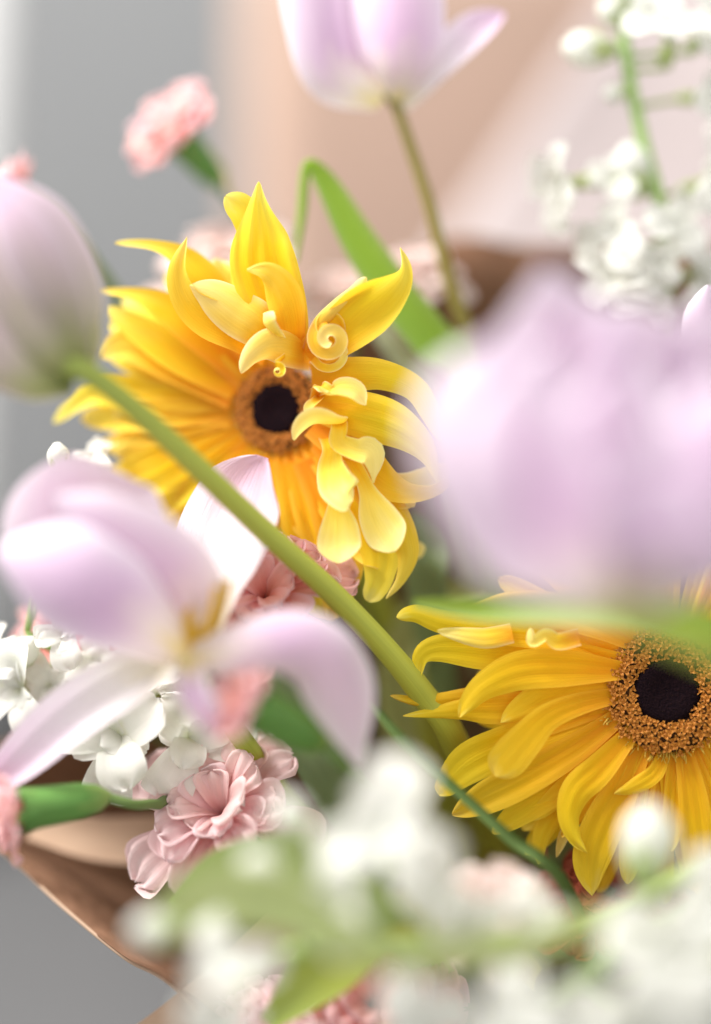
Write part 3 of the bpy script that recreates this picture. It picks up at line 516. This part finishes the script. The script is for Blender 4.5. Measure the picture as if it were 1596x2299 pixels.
T3([(1410, 1360, 830, 60), (1440, 1260, 980, 150), (1450, 1160, 1040, 160), (1430, 1060, 1060, 120)], mat=LILM, cup=[-1.0, -1.0, -0.9, -0.8], ruf=40, rf=4, ph=3)
part('stem', tube([W(1380, 1350, 950), W(1440, 1400, 940), W(1560, 1450, 900), W(1760, 1600, 700), W(1700, 2000, -200), W(1400, 2230, -1100), HUB], [34 * S, 28 * S, 27 * S, 27 * S, 28 * S, 28 * S, 28 * S], sides=14, nu=50), STEM, t3)

# top tulip behind
t4 = thing('tulip', 'lilac tulip with one petal flaring sideways on a slim olive stem, highest of the bouquet', 'flower', HUB)
def T4(P, mat=LIL, **k):
    k.setdefault('tip', 0.3); k.setdefault('nu', 30); k.setdefault('nv', 16); return part('petal', rib(P, **k), mat, t4)
T4([(860, 225, -330, 40), (770, 160, -290, 92), (735, 50, -280, 100), (715, -80, -290, 92), (705, -220, -310, 40)], cup=[-1.3, -1.2, -1.1, -1.0, -0.8], tw=[0, 20, 22, 20, 15])
T4([(885, 228, -330, 40), (895, 150, -270, 110), (890, 20, -250, 130), (880, -120, -260, 110), (870, -240, -290, 50)], cup=[-1.3, -1.2, -1.1, -1.0, -0.8])
T4([(890, 225, -350, 40), (960, 160, -350, 60), (1020, 120, -340, 62), (1080, 70, -335, 58), (1132, 30, -330, 34)], mat=LILW, cup=[0.7, 1.0, 1.1, 1.2, 1.2], tw=[0, -15, -25, -25, -20], groove=0.06)
T4([(875, 225, -370, 40), (850, 130, -410, 120), (840, 0, -430, 130), (830, -140, -430, 100)], cup=[1.2, 1.0, 0.9, 0.8])
part('stem', tube([W(870, 205, -340), W(890, 240, -350), W(925, 340, -350), W(970, 480, -355), W(1012, 640, -380), W(1060, 790, -430), W(1130, 1100, -600), W(1190, 1600, -1000), HUB], [20 * S, 14 * S, 14 * S, 15 * S, 17 * S, 20 * S, 22 * S, 24 * S, 26 * S], sides=12, nu=50), STEMO, t4)

# bud at the right edge
t5 = thing('tulip', 'small closed lilac tulip bud beside the white stock spike', 'flower', HUB)
for P, tw, c in (([(1600, 830, -60, 24), (1580, 780, -40, 50), (1578, 710, -40, 50), (1590, 640, -50, 26)], 0, -1.2),
                 ([(1605, 830, -60, 24), (1640, 770, -40, 50), (1640, 690, -40, 46), (1610, 634, -50, 22)], -20, -1.2),
                 ([(1605, 830, -80, 24), (1610, 760, -120, 56), (1610, 690, -120, 50), (1600, 636, -90, 24)], 0, 1.2)):
    part('petal', rib(P, tw=[tw] * 4, cup=c, tip=0.3, nu=22, nv=12), LIL, t5)
part('stem', tube(hubpts((1604, 815, -70), (1640, 1000, -200), (1600, 1500, -700)), [20 * S, 18 * S, 20 * S, 22 * S]), STEM, t5)

# ------------------------------------------------------------------ carnations
CP = []
for k in range(5):
    r_ = random.Random(k + 40)
    CP.append([mesh('carnation_petal', *ribbon([Vector((0, 0, 0)), Vector((0, 0.04, 0.35)), Vector((0, 0.16 + 0.04 * k, 0.68)), Vector((0, 0.36 + 0.07 * k, 0.95)), Vector((0, 0.5 + 0.12 * k, 1.0))],
               [0.08, 0.16, 0.3, 0.44, 0.42], n0=(0, -1, 0), nu=16, nv=22, cup=[0.9, 0.9, 0.8, 0.5, 0.3], tip=0.2, ruf=0.11, rf=7.5 + k, serr=0.018, ph=k * 1.3)) for _ in (0,)][0])
def petal_copy(i, mat):
    key = (i, mat.name)
    if key not in petal_copy.c:
        m = CP[i].copy(); m.materials.clear(); m.materials.append(mat); petal_copy.c[key] = m
    return petal_copy.c[key]
petal_copy.c = {}
def lathe_w(root, base, axis, prof, mat, name, n=16, lobes=0):
    V, F, UV = [], [], []
    for i, (r, z) in enumerate(prof):
        for j in range(n):
            a = 2 * math.pi * j / n; zz = z + (lobes * abs(math.sin(2.5 * a)) if i == len(prof) - 1 else 0)
            V.append(Vector((r * math.cos(a), r * math.sin(a), zz))); UV.append((i / (len(prof) - 1), abs(2 * j / n - 1)))
    for i in range(len(prof) - 1):
        for j in range(n): F.append((i * n + j, i * n + (j + 1) % n, (i + 1) * n + (j + 1) % n, (i + 1) * n + j))
    return put(name, mesh(name, V, F, UV), mat, root, basis(axis, 0, base - root.location))
def carnation(label, base, axis, size, n, mat, stem, spread=1.0, calyx=True, seed=1, stemr=9, cal=0.62, bud=False):
    """base = world point of the calyx mouth; size = petal length in metres; stem = world points down from the calyx"""
    root = thing('carnation', label, 'flower', stem[-1] if stem else base)
    rr = random.Random(seed); ax = Vector(axis).normalized()
    for k in range(n):
        f = (k + 0.5) / n; i = min(4, int(f * 5)) if not bud else k % 2; az = k * 2.39996 + rr.uniform(-.3, .3)
        tilt = (0.05 + 1.05 * f ** 1.2) * spread + rr.uniform(-.12, .12); sc_ = size * (0.82 + 0.2 * f) * rr.uniform(0.88, 1.08)
        if bud: sc_ *= 0.85
        M = basis(ax, az, base - root.location) @ Matrix.Translation((0, size * 0.05 * f, -size * 0.12)) @ Matrix.Rotation(-tilt, 4, 'X') @ Matrix.Rotation(rr.uniform(-.4, .4), 4, 'Z') @ Matrix.Diagonal((sc_ * rr.uniform(.8, 1.15), sc_, sc_, 1))
        put('petal', petal_copy(i, mat), None, root, M)
    s = size * cal
    if calyx:
        lathe_w(root, base, -ax, [(s * 0.5, -0.22 * s), (s * 0.47, 0), (s * 0.44, 0.5 * s), (s * 0.4, 1.1 * s), (s * 0.3, 1.5 * s), (s * 0.12, 1.75 * s), (s * 0.08, 1.8 * s)][::1], CALYX, 'calyx', 20)
        for q in range(5):
            a = q * 1.2566; d0 = Vector((math.cos(a), math.sin(a), 0))
            put('sepal', mesh('sepal', *ribbon([d0 * s * 0.47 + Vector((0, 0, -0.1 * s)), d0 * s * 0.52 + Vector((0, 0, 0.25 * s)), d0 * s * 0.6 + Vector((0, 0, 0.55 * s))], [s * 0.28, s * 0.2, s * 0.02], n0=-d0, nu=8, nv=5, cup=0.9)), CALYX, root, basis(ax, 0, base - root.location))
    if stem:
        pts = [base - ax * s * 1.65] + stem
        part('stem', tube(pts, [stemr * S] * len(pts), sides=10, nu=40), STEMD, root)
    return root
carnation('pink carnation bud half open on a dark green calyx, standing against the grey wall', W(415, 325, -520), A(-0.6, 0.6, 0.5), 150 * S, 22, PINK, hubpts((560, 540, -570), (640, 900, -650), (900, 1600, -1000)), spread=0.62, seed=2, cal=0.58, bud=True)
carnation('pink carnation bud peeping over the closed greenish tulip', W(55, 455, -420), A(-0.8, 0.5, 0.1), 120 * S, 18, PINK, hubpts((210, 590, -470), (420, 900, -650), (850, 1600, -1000)), spread=0.5, seed=3, cal=0.58, stemr=16, bud=True)
carnation('blush white carnation hidden behind the tallest petal of the twisted gerbera', W(520, 610, -520), A(-0.2, 0.85, 0.3), 135 * S, 24, PINKB, hubpts((620, 800, -600), (820, 1400, -900)), spread=0.6, seed=4)
carnation('blush pink carnation beside the folded leaf and the olive tulip stem', W(920, 640, -600), A(-0.05, 0.9, 0.3), 100 * S, 24, PINKB, hubpts((930, 850, -650), (1030, 1500, -950)), spread=0.9, seed=5)
carnation('pale pink carnation bud between the twisted gerbera and the folded leaf', W(775, 690, -560), A(-0.1, 0.85, 0.4), 105 * S, 22, PINKB, hubpts((800, 850, -650), (950, 1500, -950)), spread=0.7, seed=6)
carnation('blush carnation peeking between the yellow gerbera petals near the closed tulip', W(360, 720, -480), A(-0.3, 0.7, 0.5), 80 * S, 20, PINKB, hubpts((480, 950, -600), (850, 1600, -950)), spread=0.8, seed=7)
carnation('salmon pink carnation tucked between the white open tulip petal and the thick stem', W(595, 1345, -20), A(0.05, 0.45, 0.9), 135 * S, 24, PINK, hubpts((700, 1600, -500)), spread=0.8, seed=8)
carnation('ruffled dusty pink carnation under the white stock blossoms', W(505, 1830, -70), A(-0.25, 0.5, 0.85), 165 * S, 26, PINKP, hubpts((700, 1950, -500)), spread=0.85, seed=9)
carnation('pink carnation bud with a fat green calyx lying over the paper rim', W(70, 1815, 170), A(-0.97, -0.12, 0.3), 125 * S, 20, PINK, [W(300, 1806, 110), W(350, 1806, 40), W(430, 1815, -130), W(800, 2000, -600), HUB], bud=True, spread=0.55, seed=10, cal=0.8, stemr=12)
carnation('pink carnation bud with a dark calyx under the arching tulip petal', W(580, 1590, 380), A(-0.7, 0.45, 0.5), 115 * S, 22, PINK, [W(770, 1720, 280), W(900, 1850, 0), W(1050, 2100, -700), HUB], bud=True, spread=0.5, seed=11, cal=0.95, stemr=11)
carnation('pale pink carnation at the foot of the golden gerbera', W(1110, 2070, 430), A(-0.1, 0.3, 0.95), 95 * S, 36, PINKB, hubpts((1130, 2100, -300)), spread=1.1, seed=12)
carnation('rosy carnation low in the bouquet behind white stock blossoms', W(830, 2260, 60), A(0.0, 0.4, 0.9), 160 * S, 44, PINK, hubpts((950, 2260, -400)), spread=1.1, seed=13)
carnation('pale rosy carnation beside the diagonal paper fold', W(620, 2350, 120), A(-0.1, 0.5, 0.85), 120 * S, 30, PINKP, hubpts((850, 2350, -400)), spread=1.0, seed=14)
carnation('small rust red carnation behind the drooping tip of the golden gerbera', W(1370, 2010, -140), A(0, 0.5, 0.9), 130 * S, 30, plain_mat('rust_petal', (0.42, 0.1, 0.06), (0.52, 0.14, 0.08), 200, 0.6, 0.2, 0.3), hubpts((1350, 2150, -500)), spread=1.0, seed=15)
carnation('peach carnation bud behind the lower petals of the twisted gerbera', W(400, 1110, -330), A(-0.2, 0.4, 0.9), 110 * S, 24, PINK, hubpts((520, 1250, -500), (850, 1800, -950)), spread=0.8, seed=16)
carnation('salmon carnation behind the white stock at the paper edge', W(150, 1480, -300), A(-0.2, 0.5, 0.85), 120 * S, 26, PINK, hubpts((350, 1650, -500)), spread=1.0, seed=17)

# ------------------------------------------------------------------ white stock
SP = []
for k in range(4):
    SP.append(mesh('stock_petal', *ribbon([Vector((0, 0, 0)), Vector((0, 0.06, 0.3)), Vector((0, 0.3 + 0.05 * k, 0.62)), Vector((0, 0.7 + 0.05 * k, 0.78 - 0.05 * k)), Vector((0, 1.02, 0.74 - 0.14 * k))],
               [0.1, 0.17, 0.38, 0.46, 0.4], n0=(0, -1, 0.2), nu=16, nv=14, cup=[0.8, 0.8, 0.5, 0.4, 0.1 * k], tip=0.3, ruf=0.07, rf=4.0 + k, ph=k * 1.7, serr=0.008)))
    SP[-1].materials.append(WHT)
def blossom(root, base, axis, size, n=9, seed=0, spread=1.0, cal=CALL):
    """one flower of a stock spike: calyx mesh with petals as sub-parts"""
    rr = random.Random(seed); ax = Vector(axis).normalized(); off = base - root.location
    s = size
    V, F, UV = [], [], []
    prof = [(0.04, -0.42), (0.12, -0.38), (0.15, -0.2), (0.14, 0.0), (0.11, 0.1), (0.02, 0.12)]; m = 12
    for i, (r, z) in enumerate(prof):
        for j in range(m):
            a = 2 * math.pi * j / m; V.append(Vector((r * s * math.cos(a), r * s * math.sin(a), z * s))); UV.append((i / 5, abs(2 * j / m - 1)))
    for i in range(len(prof) - 1):
        for j in range(m): F.append((i * m + j, i * m + (j + 1) % m, (i + 1) * m + (j + 1) % m, (i + 1) * m + j))
    b = put('blossom', mesh('blossom', V, F, UV), cal, root, basis(ax, rr.uniform(0, 6), off))
    for k in range(n):
        f = (k + 0.5) / n; az = k * (1.5708 + 0.38) + rr.uniform(-.2, .2); tilt = (-0.55 + 0.75 * f) * spread + rr.uniform(-.12, .12); q = s * (0.55 + 0.45 * f) * rr.uniform(0.88, 1.1)
        M = Matrix.Rotation(az, 4, 'Z') @ Matrix.Rotation(-tilt, 4, 'X') @ Matrix.Rotation(rr.uniform(-.3, .3), 4, 'Z') @ Matrix.Diagonal((q * rr.uniform(.85, 1.2), q, q, 1))
        put('petal', SP[rr.randrange(4)], None, b, M)
    return b
def bud(root, base, axis, size, mat=WHT):
    ax = Vector(axis).normalized(); off = base - root.location
    o = put('bud', mesh('bud', *tube([Vector((0, 0, -0.1 * size)), Vector((0, 0, 0.3 * size)), Vector((0, 0, 0.7 * size)), Vector((0, 0, size))], [0.2 * size, 0.36 * size, 0.36 * size, 0.12 * size], sides=14, nu=12, ribs=0.07)), mat, root, basis(ax, 0, off))
    d = []
    for q in range(4):
        a = q * 1.5708; v = Vector((math.cos(a), math.sin(a), 0))
        d.append(ribbon([v * 0.12 * size + Vector((0, 0, -0.15 * size)), v * 0.36 * size + Vector((0, 0, 0.25 * size)), v * 0.36 * size + Vector((0, 0, 0.62 * size))], [0.12 * size, 0.2 * size, 0.03 * size], n0=-v, nu=8, nv=5, cup=0.9))
    put('calyx', mesh('bud_calyx', *join(*d)), CALL, o)
    return o
def stock(label, stem, blossoms, buds=(), stemr=13, mat=STEML):
    """blossoms: (px, py, dz, size, axis, petals); each is joined to the stem by a short stalk"""
    root = thing('stock_spike', label, 'flower', HUB)
    P = [W(*p) for p in stem] + [HUB]
    part('stem', tube(P, [stemr * 0.7 * S] + [stemr * S] * (len(P) - 1), sides=12, nu=60), mat, root)
    samples = [cr(P, i / 80) for i in range(70)]
    def stalk(p):
        q = min(samples, key=lambda s_: (s_ - p).length)
        part('stalk', tube([q, q * 0.5 + p * 0.5, p], [0.0009, 0.0008, 0.0009], sides=7, nu=8), mat, root)
    for i, (px, py, dz, size, axis, n) in enumerate(blossoms):
        p = W(px, py, dz); a = A(*axis); stalk(p - a * size * S * 0.4)
        blossom(root, p, a, size * S, n, seed=i * 7 + len(label))
    for (px, py, dz, size, axis) in buds:
        p = W(px, py, dz); a = A(*axis); stalk(p - a * size * S * 0.1); bud(root, p, a, size * S)
    return root
stock('tall white stock spike with green tipped buds in front of the tissue sheet',
      [(1395, -40, -400), (1405, 120, -400), (1440, 300, -400), (1480, 450, -400), (1500, 620, -420), (1480, 900, -500), (1350, 1600, -900)],
      [(1500, 110, -400, 128, (0.1, 0.7, 0.6), 9), (1570, 90, -430, 115, (0.5, 0.5, 0.6), 8), (1300, 410, -400, 121, (-0.8, -0.1, 0.4), 8), (1390, 420, -430, 89, (-0.3, 0.4, 0.8), 8),
       (1400, 540, -390, 102, (-0.5, 0.3, 0.8), 9), (1390, 630, -390, 108, (-0.4, 0.0, 0.9), 9), (1440, 680, -400, 102, (0.1, 0.0, 1), 9), (1500, 520, -390, 102, (0.3, 0.3, 0.8), 9), (1540, 620, -440, 115, (0.6, 0.2, 0.6), 8), (1560, 420, -460, 115, (0.6, 0.2, 0.4), 8), (1560, 220, -450, 102, (0.7, 0, 0.3), 8), (1480, 600, -380, 70, (0.1, 0.2, 0.9), 8)],
      [(1365, 112, -400, 115, (-0.95, 0.0, 0.3)), (1405, 205, -400, 60, (-0.8, -0.2, 0.3)), (1390, 50, -400, 70, (-0.6, 0.6, 0.3)), (1415, 45, -400, 70, (0.5, 0.7, 0.3)), (1400, 20, -400, 75, (0, 1, 0.3)), (1428, 430, -420, 120, (-0.2, 0.95, 0.3))], stemr=15)
stock('white stock spike low beside the paper rim, its blossoms spread under the open tulip',
      [(60, 1420, -120), (180, 1500, -160), (330, 1600, -200), (600, 1800, -500)],
      [(150, 1425, -20, 85, (-0.2, 0.1, 0.95), 8), (60, 1540, -130, 110, (-0.4, -0.1, 0.8), 7), (275, 1655, -60, 150, (-0.1, 0.1, 0.98), 8), (420, 1660, -100, 140, (0.2, 0.1, 0.9), 7), (350, 1540, -130, 95, (0.0, 0.5, 0.8), 8), (10, 1500, -150, 90, (-0.6, 0.3, 0.6), 8), (120, 1540, -160, 100, (0, 0, 1), 8), (230, 1500, -160, 100, (0, 0.3, 1), 8), (215, 1045, -190, 60, (-0.1, 0.6, 0.8), 8)],
      [(135, 1058, -60, 66, (-0.1, 1, 0.2)), (40, 1490, -90, 80, (0.5, 0.7, 0.4))], stemr=11)
stock('white stock spike fallen forward, near and softly blurred below the golden gerbera',
      [(600, 2150, 560), (760, 2120, 560), (960, 2120, 540), (1200, 2100, 480), (1420, 2030, 400), (1650, 1930, 250), (1700, 2150, -400)],
      [(860, 1880, 690, 150, (-0.1, 0.35, 0.9), 10), (775, 2010, 720, 120, (-0.3, 0, 0.9), 9), (970, 2010, 640, 100, (0.2, 0.3, 0.9), 8), (1060, 2085, 650, 85, (0.0, 0.2, 1), 8), (1190, 2075, 610, 75, (0.1, 0.5, 0.8), 8), (550, 2150, 760, 100, (-0.4, 0.1, 0.9), 8), (940, 2280, 740, 120, (0, -0.1, 1), 9), (510, 2290, 760, 90, (-0.2, -0.2, 0.9), 8)],
      [(1450, 1965, 540, 150, (0.02, 0.98, 0.2)), (390, 2090, 780, 85, (-0.9, 0.1, 0.3)), (680, 1870, 690, 95, (-0.4, 0.7, 0.4)), (630, 1970, 720, 95, (-0.7, 0.4, 0.4))], stemr=20)
stock('white stock spike nearest the lower edge with broad creamy blossoms and a green stem',
      [(1120, 2330, 640), (1280, 2220, 620), (1420, 2110, 560), (1650, 1990, 480), (1800, 2150, -200)],
      [(1500, 2150, 730, 150, (0.1, 0.3, 0.95), 10), (1580, 2060, 690, 120, (0.4, 0.5, 0.7), 9), (1290, 2270, 770, 105, (-0.2, 0, 0.95), 9), (1170, 2280, 790, 100, (-0.3, 0.1, 0.9), 9), (1420, 2290, 770, 140, (0, -0.2, 0.95), 9), (1560, 2270, 750, 140, (0.3, -0.2, 0.9), 9)],
      [], stemr=22)

# ------------------------------------------------------------------ loose leaves
def leaf(label, *blades, mat=LEAF, name='tulip_leaf'):
    root = thing(name, label, 'leaf', HUB)
    for P, kw in blades: part('blade', rib(P, **kw), mat, root)
    return root
leaf('bright green strap leaf folded over at its tip behind the twisted gerbera',
     ([(660, 590, -330, 6), (672, 480, -300, 16), (688, 372, -290, 14), (730, 410, -300, 28), (800, 540, -310, 44), (880, 660, -320, 52), (960, 760, -340, 54), (1060, 900, -420, 50), (1130, 1500, -900, 40), (1130, 2200, -1450, 20)], dict(cup=[1.0, 1.0, 0.9, 0.7, 0.6, 0.6, 0.7, 0.9, 0.9, 0.9], tw=[50, 45, 20, 10, 0, 0, 0, 0, 0, 0], nu=60, nv=10)))
leaf('pale grey green leaf edge showing under the bright folded leaf', ([(800, 640, -420, 10), (850, 730, -420, 26), (900, 800, -430, 30), (1000, 950, -500, 30), (1100, 1500, -900, 30)], dict(cup=0.6, nu=24)), mat=PALEL)
leaf('near blurred green leaf lying across the top of the golden gerbera',
     ([(930, 1352, 250, 10), (1060, 1365, 300, 26), (1200, 1372, 380, 30), (1350, 1380, 480, 36), (1500, 1400, 560, 50), (1680, 1470, 560, 60), (1800, 1700, 200, 50)], dict(cup=0.6, tw=[10, 10, 0, -10, -10, 0, 0], nu=40, nv=10)))
for i, (lab, P) in enumerate([
    ('pale green leaf in the gap between both gerberas', [(1100, 1330, -420, 12), (1000, 1350, -450, 46), (930, 1420, -480, 54), (900, 1600, -560, 50), (1000, 2000, -900, 24)]),
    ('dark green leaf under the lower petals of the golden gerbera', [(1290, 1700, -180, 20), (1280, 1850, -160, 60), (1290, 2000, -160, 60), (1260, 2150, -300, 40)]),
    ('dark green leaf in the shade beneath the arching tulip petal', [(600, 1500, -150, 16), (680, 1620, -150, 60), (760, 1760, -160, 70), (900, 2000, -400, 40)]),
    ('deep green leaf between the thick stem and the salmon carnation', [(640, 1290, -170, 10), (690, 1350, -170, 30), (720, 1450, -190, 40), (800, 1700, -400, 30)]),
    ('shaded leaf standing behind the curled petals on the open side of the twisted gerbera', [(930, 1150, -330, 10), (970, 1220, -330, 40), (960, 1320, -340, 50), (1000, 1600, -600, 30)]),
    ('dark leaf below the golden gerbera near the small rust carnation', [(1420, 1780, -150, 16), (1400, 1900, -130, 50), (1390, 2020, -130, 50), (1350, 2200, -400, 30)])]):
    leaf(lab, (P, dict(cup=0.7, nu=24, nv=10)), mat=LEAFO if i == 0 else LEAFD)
leaf('broad near green leaf blurred across the lower edge under the fallen stock', ([(330, 2080, 620, 14), (470, 2010, 760, 70), (640, 2020, 800, 80), (820, 2125, 820, 46), (1000, 2135, 820, 42), (1180, 2115, 800, 42), (1400, 2070, 680, 42), (1700, 2200, 100, 30)], dict(cup=0.5, nu=40)), mat=LEAFO)
leaf('soft blurred green leaf low behind the fallen stock blossoms', ([(380, 2030, 200, 14), (520, 1960, 260, 70), (680, 1950, 300, 80), (860, 2060, 300, 60), (1000, 2200, 0, 30)], dict(cup=0.5, nu=24)), mat=CALL)
leaf('olive green leaf spreading under the fallen stock stem', ([(600, 2299, 220, 20), (720, 2180, 260, 70), (850, 2080, 280, 70), (1050, 2050, 200, 50), (1200, 2200, -100, 30)], dict(cup=0.5, nu=24)), mat=STEM)
leaf('thin dark green grass blade crossing in front of the golden gerbera tips', ([(815, 1555, 110, 6), (880, 1635, 130, 14), (960, 1715, 140, 15), (1060, 1805, 150, 15), (1150, 1885, 160, 17), (1260, 1975, 140, 18), (1350, 2200, -300, 16)], dict(cup=1.2, nu=40)), mat=STEMD, name='grass_blade')
